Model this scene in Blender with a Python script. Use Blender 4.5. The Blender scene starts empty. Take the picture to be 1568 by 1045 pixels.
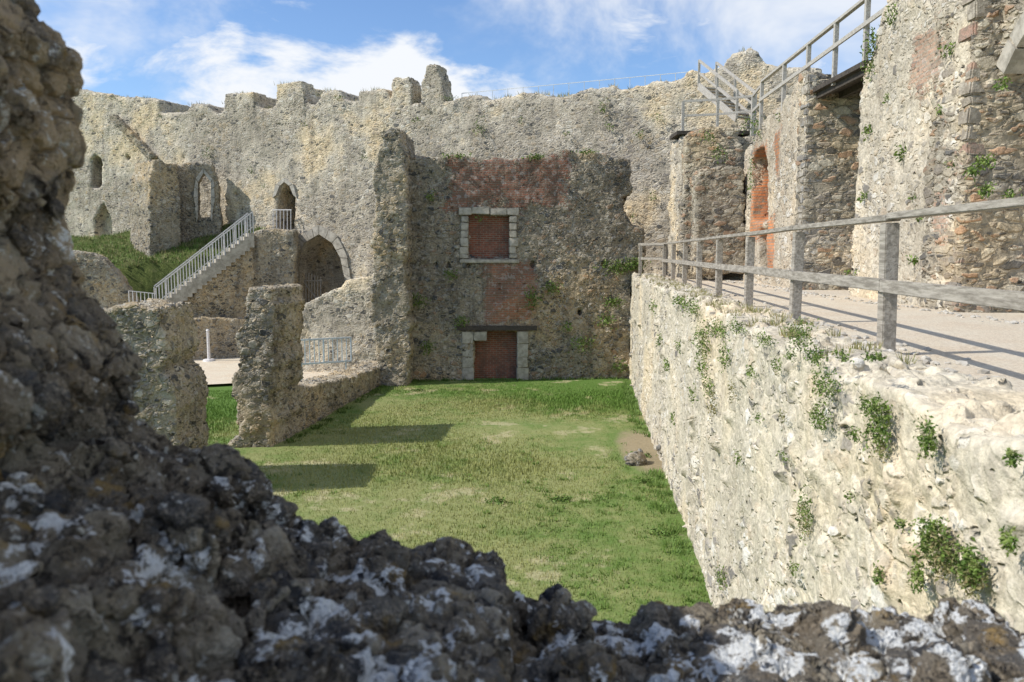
import bpy, bmesh, math, random
import numpy as np
from mathutils import Vector, Matrix, noise
random.seed(7); np.random.seed(7)
S=bpy.context.scene
D=bpy.data
# ------------------------------------------------------------------ camera
TH=math.radians(6.36); F=1220.0
cam=D.cameras.new("camera"); co=D.objects.new("camera",cam); S.collection.objects.link(co)
cam.lens=28; cam.sensor_width=36; cam.clip_end=2000; cam.clip_start=0.05
co.rotation_euler=(math.pi/2-TH,0,0); S.camera=co
cam.dof.use_dof=True; cam.dof.focus_distance=24; cam.dof.aperture_fstop=3.6
S.view_settings.view_transform='Standard'; S.view_settings.look='None'; S.view_settings.exposure=0
GZ=-4.9; PZ=-0.83
# survey helpers: a bearing measured from the standpoint, met with a known vertical plane
def ray(px,py):
    u=(px-784)/F; v=(522.5-py)/F
    return Vector((u, math.cos(TH)+v*math.sin(TH), -math.sin(TH)+v*math.cos(TH)))
def W(px,py,Y):
    r=ray(px,py); return r*(Y/r.y)
def WZ(px,py,z):
    r=ray(px,py); return r*(z/r.z)
class Pl:
    def __init__(s,x0,y0,x1,y1):
        s.o=Vector((x0,y0,0)); s.d=Vector((x1-x0,y1-y0,0)); s.L=s.d.length; s.d.normalize()
        s.n=Vector((s.d.y,-s.d.x,0))
    def __call__(s,px,py):
        r=ray(px,py); t=s.o.dot(s.n)/(r.dot(s.n)); return r*t
    def m(s,a,z): return s.o+s.d*a+Vector((0,0,z))
# ------------------------------------------------------------------ materials
class M:
    def __init__(s,name,rough=0.95):
        s.m=D.materials.new(name); s.m.use_nodes=True; s.t=s.m.node_tree
        s.b=s.t.nodes['Principled BSDF']; s.b.inputs['Roughness'].default_value=rough
        s.b.inputs['Specular IOR Level'].default_value=0.2
        s.out=s.t.nodes['Material Output']
    def set(s,inp,v):
        if isinstance(v,bpy.types.NodeSocket): s.t.links.new(v,inp)
        else:
            if isinstance(v,(tuple,list)) and len(v)==3 and inp.type=='RGBA': v=(*v,1)
            inp.default_value=v
    def node(s,t,ins=None,**props):
        n=s.t.nodes.new(t)
        for k,v in props.items(): setattr(n,k,v)
        for k,v in (ins or {}).items(): s.set(n.inputs[k],v)
        return n
    def pos(s): return s.node('ShaderNodeNewGeometry').outputs['Position']
    def math(s,op,a,b=0.0,c=0.0,clamp=False):
        n=s.node('ShaderNodeMath',{0:a,1:b,2:c},operation=op); n.use_clamp=clamp; return n.outputs[0]
    def vm(s,op,a,b=(0,0,0)):
        n=s.node('ShaderNodeVectorMath',{0:a},operation=op)
        if op=='SCALE': s.set(n.inputs['Scale'],b)
        else: s.set(n.inputs[1],b)
        return n.outputs[0]
    def noise(s,vec,scale,detail=4,rough=0.6,out='Fac',dist=0.0):
        return s.node('ShaderNodeTexNoise',{'Vector':vec,'Scale':scale,'Detail':detail,'Roughness':rough,'Distortion':dist}).outputs[out]
    def mr(s,v,a,b,c=0.0,d=1.0,sm=True):
        n=s.node('ShaderNodeMapRange',{0:v,1:a,2:b,3:c,4:d}); 
        if sm: n.interpolation_type='SMOOTHSTEP'
        return n.outputs[0]
    def mix(s,f,a,b,bt='MIX'):
        n=s.t.nodes.new('ShaderNodeMix'); n.data_type='RGBA'; n.blend_type=bt
        s.set(n.inputs[0],f); s.set(n.inputs[6],a); s.set(n.inputs[7],b); return n.outputs[2]
    def ramp(s,f,cols,const=False):
        n=s.t.nodes.new('ShaderNodeValToRGB'); s.set(n.inputs[0],f); cr=n.color_ramp
        if const: cr.interpolation='CONSTANT'
        k=len(cols)
        while len(cr.elements)<k: cr.elements.new(0.5)
        for i,c in enumerate(cols):
            e=cr.elements[i]
            if len(c)==2: e.position=c[0]; e.color=(*c[1],1)
            else: e.position=i/(k if const else k-1); e.color=(*c,1)
        return n.outputs[0]
    def sep(s,v): return s.node('ShaderNodeSeparateXYZ',{0:v}).outputs
    def comb(s,x,y,z): return s.node('ShaderNodeCombineXYZ',{0:x,1:y,2:z}).outputs[0]

def stone(name,stones,mortar,scale=5.0,cover=0.35,disp=0.05,dark=0.3,darkcol=(0.05,0.048,0.042),
          white=0.0,yellow=0.0,green=0.15,bricks=(),zs=1.55,small=2.2,mw=0.09,baxis='x',bstr=0.85,gain=1.0,
          bc1=(0.24,0.115,0.075),bc2=(0.15,0.085,0.065),pits=0.5,warpk=0.14,vary=0.5,grey=(0.72,0.72,0.72),warm=(1.14,1.02,0.84)):
    stones=[tuple(min(.8,c*gain) for c in q) for q in stones]; mortar=tuple(min(.8,c*gain) for c in mortar); darkcol=tuple(c*gain for c in darkcol)
    g=M(name); P=g.pos()
    warp=g.vm('SCALE',g.vm('SUBTRACT',g.noise(P,3.0,1,0.6,'Color'),(0.5,0.5,0.5)),warpk)
    Q=g.vm('MULTIPLY',g.vm('ADD',P,warp),(1,1,zs))
    a=g.node('ShaderNodeTexVoronoi',{'Vector':Q,'Scale':scale},feature='F1')
    e1=g.node('ShaderNodeTexVoronoi',{'Vector':Q,'Scale':scale},feature='DISTANCE_TO_EDGE').outputs['Distance']
    a2=g.node('ShaderNodeTexVoronoi',{'Vector':Q,'Scale':scale*small},feature='F1')
    r=g.sep(a.outputs['Color']); r1,q1=r[0],r[1]; r2=g.sep(a2.outputs['Color'])[0]
    sel=g.mr(q1,0.50,0.54)     # some cells are packed with small stones instead
    rr=g.math('ADD',g.math('MULTIPLY',r1,g.math('SUBTRACT',1.0,sel)),g.math('MULTIPLY',r2,sel))
    wn=g.noise(P,13,3,0.7)
    m1=g.mr(g.math('ADD',e1,g.math('MULTIPLY',g.math('SUBTRACT',wn,0.5),0.16)),mw*0.35,mw*1.5)
    m2=g.mr(g.math('ADD',a2.outputs['Distance'],g.math('MULTIPLY',g.math('SUBTRACT',wn,0.5),0.3)),0.62,0.42)
    mask=g.math('MULTIPLY',m1,g.math('ADD',g.math('SUBTRACT',1.0,sel),g.math('MULTIPLY',m2,sel)))
    big=g.noise(P,0.8,4,0.68)
    cov=g.mr(g.math('ADD',big,g.math('MULTIPLY',g.math('SUBTRACT',r2,0.5),0.25)),0.62-cover*0.5,0.72-cover*0.5,1.0,0.15)
    mask2=g.math('MULTIPLY',mask,cov)
    sc=g.ramp(rr,stones,True)
    fine=g.noise(P,30,3,0.75)
    sc=g.mix(g.mr(fine,0.35,0.7,0.0,0.55),sc,g.mix(1.0,sc,(0.45,0.43,0.41),'MULTIPLY'))
    mc=g.mix(g.mr(wn,0.35,0.68),mortar,tuple(c*0.62 for c in mortar))
    col=g.mix(mask2,mc,sc)
    if bricks:
        px,py,pz=g.sep(P)
        ax=px if baxis=='x' else py
        bn=g.noise(P,1.5,5,0.78)
        bm=0.0
        for (xc,zc,hx,hz,wob) in bricks:
            dx=g.math('SUBTRACT',g.math('ABSOLUTE',g.math('SUBTRACT',ax,xc)),hx)
            dz=g.math('SUBTRACT',g.math('ABSOLUTE',g.math('SUBTRACT',pz,zc)),hz)
            dd=g.math('ADD',g.math('MAXIMUM',dx,dz),g.math('MULTIPLY',g.math('SUBTRACT',bn,0.5),wob*2.4))
            k=g.mr(dd,-0.16,0.08,bstr,0.0)
            bm=k if bm==0.0 else g.math('MAXIMUM',bm,k)
        bt=g.node('ShaderNodeTexBrick',{'Vector':g.comb(ax,pz,0.0),'Color1':bc1,'Color2':bc2,'Mortar':(0.27,0.23,0.18),
            'Scale':1.0,'Mortar Size':0.011,'Brick Width':0.25,'Row Height':0.088,'Bias':0.0})
        bc=g.mix(g.mr(g.noise(P,4.5,4,0.75),0.47,0.66,0,0.7),bt.outputs['Color'],(0.22,0.165,0.12))
        col=g.mix(bm,col,bc)
        mask2=g.math('ADD',g.math('MULTIPLY',mask2,g.math('SUBTRACT',1.0,bm)),g.math('MULTIPLY',bm,0.7))
    # broad changes of tone between building campaigns
    bv=g.noise(g.vm('ADD',P,(31,12,5)),0.32,3,0.65)
    col=g.mix(g.math('MULTIPLY',g.mr(bv,0.42,0.56,1,0),vary),col,g.mix(1.0,col,grey,'MULTIPLY'))
    col=g.mix(g.math('MULTIPLY',g.mr(bv,0.50,0.66),vary),col,g.mix(1.0,col,warm,'MULTIPLY'))
    # weathering
    streak=g.noise(g.vm('MULTIPLY',P,(1.9,1.9,0.26)),1.0,4,0.72)
    col=g.mix(g.mr(streak,0.48,0.68,0,min(1,dark*1.2)),col,darkcol)
    sp=g.noise(P,7,3,0.8)
    col=g.mix(g.mr(sp,0.56,0.68,0,dark),col,darkcol)
    if green>0: col=g.mix(g.mr(g.noise(g.vm('ADD',P,(7,3,1)),1.1,4,0.75),0.58,0.74,0,green),col,(0.075,0.085,0.03))
    if yellow>0: col=g.mix(g.mr(g.noise(g.vm('ADD',P,(17,3,9)),2.3,4,0.8),0.60,0.70,0,yellow),col,(0.42,0.27,0.07))
    if white>0: col=g.mix(g.mr(g.noise(g.vm('ADD',P,(1,33,9)),6.0,3,0.6),0.56,0.60,0,white),col,(0.52,0.51,0.48))
    pit=g.mr(g.noise(g.vm('MULTIPLY',g.vm('ADD',P,(2,5,4)),(1,1,1.5)),6.5,1,0.6),0.31,0.25)
    if pits: col=g.mix(g.math('MULTIPLY',pit,pits),col,tuple(c*.25 for c in mortar))  # shade inside the small pits, darkened into the stone colour
    g.set(g.b.inputs['Base Color'],col)
    h=g.math('ADD',g.math('MULTIPLY',mask2,0.55),g.math('MULTIPLY',g.math('ADD',fine,g.math('MULTIPLY',wn,1.2)),0.30))
    h=g.math('ADD',h,g.math('MULTIPLY',rr,g.math('MULTIPLY',mask2,0.45)))
    if pits: h=g.math('SUBTRACT',h,g.math('MULTIPLY',pit,1.2))
    dn=g.node('ShaderNodeDisplacement',{'Height':h,'Midlevel':0.6,'Scale':disp})
    g.t.links.new(dn.outputs[0],g.out.inputs['Displacement'])
    g.m.displacement_method='BOTH'
    return g.m

chalk=stone("chalk_rubble",[(0.66,0.60,0.49),(0.50,0.45,0.36),(0.72,0.68,0.60),(0.34,0.31,0.27),(0.58,0.49,0.36),(0.66,0.61,0.51),(0.22,0.205,0.18)],(0.62,0.55,0.42),scale=3.6,cover=0.45,disp=0.038,dark=0.22,darkcol=(0.22,0.17,0.11),green=0.2,mw=0.075,zs=1.5,pits=0.7,vary=0.5,gain=1.1)
curt=stone("curtain_rubble",[(0.46,0.42,0.35),(0.31,0.285,0.25),(0.58,0.54,0.46),(0.14,0.135,0.125),(0.48,0.40,0.29),(0.36,0.32,0.27)],(0.53,0.47,0.37),scale=3.8,cover=0.25,disp=0.045,dark=0.36,darkcol=(0.145,0.125,0.10),yellow=0.4,green=0.25,vary=0.9,zs=1.9,grey=(0.72,0.71,0.70),warm=(1.22,1.10,0.90),gain=1.24)
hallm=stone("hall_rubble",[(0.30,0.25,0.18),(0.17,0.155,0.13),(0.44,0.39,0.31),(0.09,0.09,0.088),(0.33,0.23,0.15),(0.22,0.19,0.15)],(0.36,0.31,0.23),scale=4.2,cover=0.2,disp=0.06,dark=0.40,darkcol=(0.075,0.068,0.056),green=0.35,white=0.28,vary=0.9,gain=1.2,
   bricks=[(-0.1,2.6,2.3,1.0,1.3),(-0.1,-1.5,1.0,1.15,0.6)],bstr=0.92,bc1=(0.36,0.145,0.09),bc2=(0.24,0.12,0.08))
darkr=stone("weathered_rubble",[(0.35,0.30,0.23),(0.20,0.185,0.155),(0.46,0.42,0.34),(0.10,0.098,0.092),(0.41,0.33,0.22)],(0.41,0.35,0.255),scale=4.3,cover=0.22,disp=0.06,dark=0.36,darkcol=(0.08,0.07,0.056),green=0.3,white=0.25,yellow=0.3,vary=0.8,gain=1.12)
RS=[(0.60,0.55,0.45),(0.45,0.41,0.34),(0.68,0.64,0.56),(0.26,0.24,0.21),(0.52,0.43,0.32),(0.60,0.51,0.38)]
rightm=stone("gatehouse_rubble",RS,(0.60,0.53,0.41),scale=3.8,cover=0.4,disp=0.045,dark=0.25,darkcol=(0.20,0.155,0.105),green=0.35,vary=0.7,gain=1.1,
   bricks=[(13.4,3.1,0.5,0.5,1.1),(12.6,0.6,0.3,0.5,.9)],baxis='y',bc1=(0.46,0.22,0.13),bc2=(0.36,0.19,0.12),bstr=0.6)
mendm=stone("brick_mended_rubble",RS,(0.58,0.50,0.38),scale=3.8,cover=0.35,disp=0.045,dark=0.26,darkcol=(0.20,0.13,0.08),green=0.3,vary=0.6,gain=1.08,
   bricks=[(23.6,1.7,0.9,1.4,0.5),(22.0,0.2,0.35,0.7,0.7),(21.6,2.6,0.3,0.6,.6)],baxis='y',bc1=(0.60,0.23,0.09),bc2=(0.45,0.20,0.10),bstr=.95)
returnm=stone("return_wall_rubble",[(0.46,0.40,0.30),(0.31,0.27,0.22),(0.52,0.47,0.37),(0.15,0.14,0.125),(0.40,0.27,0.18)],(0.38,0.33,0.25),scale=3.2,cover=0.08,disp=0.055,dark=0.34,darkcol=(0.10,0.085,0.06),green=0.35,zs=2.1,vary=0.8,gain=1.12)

def fgmat():
    g=M("lichened_flint"); P=g.pos()
    warp=g.vm('SCALE',g.vm('SUBTRACT',g.noise(P,9,2,0.7,'Color'),(0.5,0.5,0.5)),0.09)
    Q=g.vm('ADD',P,warp)
    v=g.node('ShaderNodeTexVoronoi',{'Vector':Q,'Scale':9.0}); r=g.sep(v.outputs['Color'])
    ve=g.node('ShaderNodeTexVoronoi',{'Vector':Q,'Scale':9.0},feature='DISTANCE_TO_EDGE').outputs['Distance']
    base=g.ramp(r[0],[(0.07,0.068,0.065),(0.15,0.13,0.10),(0.04,0.04,0.042),(0.21,0.18,0.13),(0.09,0.082,0.072),(0.27,0.24,0.185)],True)
    base=g.mix(g.mr(g.noise(P,6,4,0.75),0.4,0.62),base,(0.125,0.10,0.07))
    base=g.mix(g.mr(ve,0.03,0.0,0,0.6),base,(0.03,0.026,0.02))
    fine=g.noise(P,45,4,0.8)
    base=g.mix(g.mr(fine,0.50,0.68,0,0.7),base,(0.32,0.27,0.205))
    base=g.mix(g.mr(g.noise(P,24,4,0.7),0.55,0.63,0,0.8),base,(0.022,0.021,0.02))
    base=g.mix(g.mr(g.noise(g.vm('ADD',P,(3,9,2)),5,4,0.7),0.58,0.68,0,0.7),base,(0.23,0.15,0.05))
    x,y,z=g.sep(P)
    base=g.mix(g.math('MULTIPLY',g.mr(z,-0.3,0.15,0,1),g.mr(g.noise(P,3.5,4,0.7),0.42,0.56,0.1,0.8)),base,(0.34,0.26,0.165))
    nz=g.sep(g.node('ShaderNodeNewGeometry').outputs['Normal'])[2]
    wn=g.math('ADD',g.noise(g.vm('ADD',P,(5,1,7)),6.0,4,0.62),g.math('MULTIPLY',nz,0.03))
    wn=g.math('ADD',wn,g.mr(z,-0.45,-0.8,-0.03,0.025)); wn=g.math('ADD',wn,g.mr(x,-0.2,1.0,0.0,0.03))
    wm=g.mr(wn,0.588,0.612)
    wm=g.math('MULTIPLY',wm,g.mr(g.noise(P,30,3,0.75),0.37,0.48))
    base=g.mix(wm,base,g.mix(fine,(0.42,0.42,0.40),(0.72,0.72,0.70)))
    wm2=g.mr(g.noise(g.vm('ADD',P,(9,4,1)),20,3,0.75),0.61,0.67,0,0.8)
    base=g.mix(wm2,base,(0.42,0.41,0.37))
    g.set(g.b.inputs['Base Color'],base)
    h=g.math('ADD',g.math('MULTIPLY',g.noise(P,13,4,0.78),1.2),g.math('MULTIPLY',fine,0.4))
    h=g.math('ADD',h,g.math('MULTIPLY',g.mr(ve,0.0,0.10),0.5))
    dn=g.node('ShaderNodeDisplacement',{'Height':h,'Midlevel':1.1,'Scale':0.05})
    g.t.links.new(dn.outputs[0],g.out.inputs['Displacement']); g.m.displacement_method='BOTH'
    return g.m
fgm=fgmat()

def simple(name,c1,c2,scale=8,stretch=(1,1,1),rough=0.85,bump=0.3,metal=0):
    g=M(name,rough); P=g.vm('MULTIPLY',g.pos(),stretch)
    n=g.noise(P,scale,5,0.7)
    g.set(g.b.inputs['Base Color'],g.mix(g.mr(n,0.35,0.65),c1,c2)); g.b.inputs['Metallic'].default_value=metal
    if bump:
        b=g.node('ShaderNodeBump',{'Height':n,'Strength':bump,'Distance':0.02}); g.set(g.b.inputs['Normal'],b.outputs[0])
    return g.m
wood=simple("weathered_oak",(0.42,0.38,0.32),(0.22,0.195,0.16),6,(5,0.5,5),bump=0.6)
woodl=simple("silvered_timber",(0.48,0.45,0.40),(0.32,0.29,0.25),7,(3,3,3))
beam=simple("dark_timber",(0.05,0.042,0.035),(0.09,0.075,0.06),12)
ash=simple("dressed_stone",(0.46,0.42,0.35),(0.27,0.245,0.20),4,bump=0.5)
ashl=simple("pale_dressed_stone",(0.52,0.48,0.41),(0.34,0.31,0.26),6,bump=0.5)
steel=simple("galvanised_steel",(0.62,0.66,0.68),(0.5,0.53,0.55),10,rough=0.5)
whitep=simple("white_painted_metal",(0.74,0.72,0.70),(0.55,0.51,0.49),20,rough=0.5)
def quoinmat(name,cols):
    g=M(name); P=g.pos(); v=g.node('ShaderNodeTexVoronoi',{'Vector':g.vm('MULTIPLY',P,(.6,.6,1.6)),'Scale':2.6}); n=g.noise(P,8,4,0.75)
    c=g.ramp(g.sep(v.outputs['Color'])[0],cols,True); c=g.mix(g.mr(n,0.40,0.60,0,0.8),c,(0.23,0.195,0.15))
    g.set(g.b.inputs['Base Color'],c); b=g.node('ShaderNodeBump',{'Height':n,'Strength':0.8,'Distance':0.05}); g.set(g.b.inputs['Normal'],b.outputs[0]); return g.m
quoinr=quoinmat("mixed_quoin_stone",[(0.40,0.25,0.185),(0.38,0.33,0.26),(0.28,0.25,0.21),(0.42,0.28,0.20),(0.44,0.39,0.31)])
quoing=quoinmat("grey_quoin_stone",[(0.40,0.37,0.32),(0.30,0.285,0.26),(0.46,0.42,0.35),(0.22,0.21,0.195)])

def brickmat():
    g=M("red_brick"); P=g.pos(); x,y,z=g.sep(P)
    bt=g.node('ShaderNodeTexBrick',{'Vector':g.comb(x,z,0.0),'Color1':(0.30,0.10,0.06),'Color2':(0.19,0.07,0.045),'Mortar':(0.26,0.20,0.15),'Scale':1.0,'Mortar Size':0.012,'Brick Width':0.24,'Row Height':0.08})
    c=g.mix(g.mr(g.noise(P,3,4,0.75),0.4,0.68,0,0.75),bt.outputs['Color'],(0.10,0.065,0.05))
    c=g.mix(g.mr(g.noise(P,6,3,0.75),0.58,0.68,0,0.5),c,(0.26,0.22,0.17))
    g.set(g.b.inputs['Base Color'],c)
    b=g.node('ShaderNodeBump',{'Height':bt.outputs['Fac'],'Strength':0.5,'Distance':-0.01}); g.set(g.b.inputs['Normal'],b.outputs[0])
    return g.m
brick=brickmat()

def lawncol(g,P):
    x,y,z=g.sep(P)
    n1=g.noise(P,0.35,4,0.65); n2=g.noise(P,1.6,5,0.75); n3=g.noise(P,14,3,0.8)
    lush=g.mix(n3,(0.07,0.135,0.024),(0.135,0.22,0.048))
    dry=g.mix(n3,(0.185,0.205,0.07),(0.34,0.33,0.15))
    ax=g.math('MULTIPLY',g.math('SUBTRACT',x,-2.0),0.16); ay=g.math('MULTIPLY',g.math('SUBTRACT',y,18.0),0.09)
    rad=g.math('ADD',g.math('MULTIPLY',ax,ax),g.math('MULTIPLY',ay,ay))
    d=g.math('SUBTRACT',g.math('ADD',g.math('MULTIPLY',n1,0.8),g.math('MULTIPLY',n2,0.8)),g.math('MULTIPLY',rad,0.22))
    c=g.mix(g.mr(d,0.44,0.86,0.0,0.9),lush,dry)
    c=g.mix(g.mr(g.noise(g.vm('ADD',P,(4,8,0)),0.7,4,0.7),0.57,0.66,0,0.75),c,(0.40,0.36,0.21))
    # worn earth near the fallen stone
    ex=g.math('MULTIPLY',g.math('SUBTRACT',x,3.35),1.15); ey=g.math('MULTIPLY',g.math('SUBTRACT',y,19.3),0.34)
    er=g.math('ADD',g.math('ADD',g.math('MULTIPLY',ex,ex),g.math('MULTIPLY',ey,ey)),g.math('MULTIPLY',n2,0.9))
    c=g.mix(g.mr(er,0.75,1.25,0.85,0.0),c,g.mix(n3,(0.22,0.16,0.10),(0.42,0.33,0.22)))
    return c,n3
g=M("lawn_turf"); P=g.pos(); c,n3=lawncol(g,P); g.set(g.b.inputs['Base Color'],c)
b=g.node('ShaderNodeBump',{'Height':g.noise(P,24,4,0.8),'Strength':0.6,'Distance':0.04}); g.set(g.b.inputs['Normal'],b.outputs[0]); lawn=g.m
g=M("grass_blades"); P=g.pos(); c,n3=lawncol(g,P); c=g.mix(g.noise(P,60,1,0.5),c,g.mix(1.0,c,(1.5,1.45,1.2),'MULTIPLY')); g.set(g.b.inputs['Base Color'],c); blades=g.m
g=M("bank_grass"); P=g.pos(); n=g.noise(P,3,5,0.8); g.set(g.b.inputs['Base Color'],g.ramp(n,[(0.3,(0.05,0.075,0.018)),(0.55,(0.13,0.16,0.045)),(0.72,(0.28,0.26,0.12))]))
b=g.node('ShaderNodeBump',{'Height':g.noise(P,9,5,0.8),'Strength':1.0,'Distance':0.15}); g.set(g.b.inputs['Normal'],b.outputs[0]); bankm=g.m
g=M("gravel"); P=g.pos(); n=g.noise(P,28,5,0.85); n0=g.noise(P,1.4,5,0.75)
c=g.mix(g.mr(n0,0.35,0.7),g.mix(g.mr(n,.3,.7),(0.42,0.33,0.23),(0.76,0.65,0.50)),g.mix(g.mr(n,.3,.7),(0.52,0.45,0.34),(0.74,0.67,0.54)))
c=g.mix(g.mr(g.noise(P,60,2,0.6),0.66,0.72,0,.7),c,(0.2,0.17,0.14))
g.set(g.b.inputs['Base Color'],c)
b=g.node('ShaderNodeBump',{'Height':n,'Strength':0.6,'Distance':0.04}); g.set(g.b.inputs['Normal'],b.outputs[0]); gravel=g.m
def leafm(name,cols):
    g=M(name,0.6); P=g.pos(); v=g.node('ShaderNodeTexVoronoi',{'Vector':P,'Scale':22.0}); r=g.sep(v.outputs['Color'])[0]
    g.set(g.b.inputs['Base Color'],g.ramp(r,cols))
    return g.m
leaf=leafm("ivy_leaf",[(0.05,0.09,0.018),(0.10,0.165,0.03),(0.17,0.24,0.05),(0.25,0.28,0.10)])
leafd=leafm("dry_weed",[(0.12,0.13,0.04),(0.22,0.21,0.09),(0.34,0.28,0.14)])

# ------------------------------------------------------------------ mesh tools
def link(name,me,mat=None,parent=None):
    o=D.objects.new(name,me); S.collection.objects.link(o)
    if mat and not me.materials: me.materials.append(mat)
    if parent: o.parent=parent
    return o
def empty(name):
    o=D.objects.new(name,None); S.collection.objects.link(o); return o
def prism(bm,pts,vec):
    a=[bm.verts.new(p) for p in pts]; b=[bm.verts.new(p+vec) for p in pts]
    bm.faces.new(a); bm.faces.new(b[::-1]); n=len(pts)
    for i in range(n): bm.faces.new((a[(i+1)%n],a[i],b[i],b[(i+1)%n]))
def jag(pts,seg,amp,zmin):
    out=[]; n=len(pts)
    for i in range(n):
        a,b=pts[i],pts[(i+1)%n]; L=(b-a).length; k=max(1,int(L/seg))
        e=(b-a)
        for j in range(k):
            p=a.lerp(b,j/k)
            if p.z>zmin:
                p=p.copy(); p.z+=random.uniform(-1,1)*amp
                if j==0 or abs(e.z)>0.5*L: 
                    p+=JD*random.uniform(-1,1)*amp
            out.append(p)
    return out
clouds=D.textures.new("c",'CLOUDS'); clouds.noise_scale=0.9; clouds.noise_depth=3
cloudf=D.textures.new("cf",'CLOUDS'); cloudf.noise_scale=0.28; cloudf.noise_depth=3
def evalmesh(o,name):
    dg=bpy.context.evaluated_depsgraph_get(); nm=D.meshes.new_from_object(o.evaluated_get(dg),depsgraph=dg); nm.name=name; return nm
def bake(bm,name,mat,voxel,macro=0.12,fine=0.06,cut=(),parent=None):
    bmesh.ops.recalc_face_normals(bm,faces=bm.faces[:])
    me=D.meshes.new(name); bm.to_mesh(me); bm.free()
    o=D.objects.new(name,me); S.collection.objects.link(o)
    def rem():
        m=o.modifiers.new("r",'REMESH'); m.mode='VOXEL'; m.voxel_size=voxel; m.use_smooth_shade=True
    rem()
    if cut:
        o.data=evalmesh(o,"base"); o.modifiers.clear(); base=len(o.data.vertices)
        for c in cut:
            b2=bmesh.new()
            for (pts,vec) in c: prism(b2,pts,vec)
            bmesh.ops.recalc_face_normals(b2,faces=b2.faces[:])
            cm=D.meshes.new("cut"); b2.to_mesh(cm); b2.free(); cobj=D.objects.new("cut",cm); S.collection.objects.link(cobj)
            m=o.modifiers.new("b",'BOOLEAN'); m.operation='DIFFERENCE'; m.object=cobj; m.solver='EXACT'
            nm=evalmesh(o,"cutres"); o.modifiers.clear(); D.objects.remove(cobj)
            if len(nm.vertices)>base*0.4: o.data=nm
            else: print("CUT FAILED",name,len(nm.vertices))
        rem()
    for tex,st in ((clouds,macro),(cloudf,fine)):
        if st: 
            m=o.modifiers.new("d",'DISPLACE'); m.texture=tex; m.texture_coords='GLOBAL'; m.strength=st; m.mid_level=0.5
    nm=evalmesh(o,name); D.objects.remove(o)
    nm.name=name; nm.materials.clear(); nm.materials.append(mat)
    return link(name,nm,None,parent)
def wall(name,pl,pts,vec,mat,voxel=0.09,seg=0.35,amp=0.08,macro=0.12,fine=0.06,cut=(),parent=None,zmin=GZ+0.3,px=True):
    global JD
    JD=pl.d
    P3=[pl(*p) if px else pl.m(*p) for p in pts]
    P3=jag(P3,seg,amp,zmin)
    bm=bmesh.new(); prism(bm,P3,vec)
    cc=[]
    for c in cut:
        cc.append([([pl(*q)+pl.n*0.6 for q in poly],-pl.n*(dep+0.6)) for poly,dep in c])
    return bake(bm,name,mat,voxel,macro,fine,cc,parent)
def box(bm,c,sx,sy,sz,rot=0,jit=0):
    m=Matrix.Translation(c)@Matrix.Rotation(rot,4,'Z')@Matrix.Diagonal((sx,sy,sz,1))
    r=bmesh.ops.create_cube(bm,size=1,matrix=m)
    if jit:
        for v in r['verts']: v.co+=Vector([random.uniform(-jit,jit) for _ in range(3)])
    return r['verts']
def bar(bm,a,b,w,h=None,jit=0):
    h=h or w; a=Vector(a); b=Vector(b); d=b-a; L=d.length
    z=d.normalized(); up=Vector((0,0,1)) if abs(z.z)<0.95 else Vector((0,1,0)); x=up.cross(z).normalized(); y=z.cross(x)
    m=Matrix((x,y,z)).transposed().to_4x4(); m=Matrix.Translation((a+b)/2)@m@Matrix.Diagonal((w,h,L,1))
    r=bmesh.ops.create_cube(bm,size=1,matrix=m)
    if jit:
        for v in r['verts']: v.co+=Vector([random.uniform(-jit,jit) for _ in range(3)])
def fin(bm,name,mat,parent=None,bevel=0,smooth=False):
    if bevel: bmesh.ops.bevel(bm,geom=bm.edges[:],offset=bevel,segments=2,affect='EDGES')
    me=D.meshes.new(name); bm.to_mesh(me); bm.free()
    if smooth: me.shade_smooth()
    return link(name,me,mat,parent)

# ------------------------------------------------------------------ ground
bm=bmesh.new()
xs=[-600,-200,-80]+[ -40+i*2 for i in range(41)]+[80,200,600]
ys=[-600,-200,-60]+[ -20+i*2 for i in range(36)]+[90,200,600]
vv=[[bm.verts.new((x,y,GZ+(0.08*noise.noise(Vector((x*.25,y*.25,0))) if abs(x)<41 and abs(y)<55 else 0))) for x in xs] for y in ys]
for j in range(len(ys)-1):
    for i in range(len(xs)-1): bm.faces.new((vv[j][i],vv[j][i+1],vv[j+1][i+1],vv[j+1][i]))
fin(bm,"lawn",lawn,smooth=True)
bm=bmesh.new()
pts=[Vector((-22,28.6,0)),Vector((-12,28.4,0)),Vector((-9,29.5,0)),Vector((-6.2,30,0)),Vector((-5.5,33,0)),Vector((-5.8,42,0)),Vector((-22,46,0))]
bm.faces.new([bm.verts.new((p.x,p.y,GZ+0.1)) for p in pts]); fin(bm,"gravel_courtyard",gravel)

# ------------------------------------------------------------------ foreground wall
prof=[(-60,-120),(20,-30),(62,20),(118,90),(128,160),(132,240),(100,290),(112,350),(130,420),(168,505),(220,560),(208,640),(246,680),(290,702),(330,690),(350,706),(398,698),(425,752),(462,775),(470,800),(520,792),(545,815),(600,814),(625,836),(690,826),(752,858),(778,912),(832,898),(868,888),(900,955),(950,945),(1000,920),(1040,935),(1100,922),(1140,935),(1180,925),(1250,912),(1300,940),(1345,925),(1400,962),(1440,928),(1500,932),(1568,990),(1640,998)]
pl=Pl(-3,2.25,3,2.25); P3=[pl(*p) for p in prof]
P3=[Vector((-3.2,2.25,-1.9)),Vector((-3.2,2.25,1.1))]+P3+[Vector((2.15,2.25,-1.1)),Vector((2.15,2.25,-1.9))]
JD=pl.d; P3=jag(P3,0.08,0.03,-1.6)
bm=bmesh.new(); prism(bm,P3,Vector((0.0,-1.45,0)))
surf=[pl(*p) for p in prof]
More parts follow.
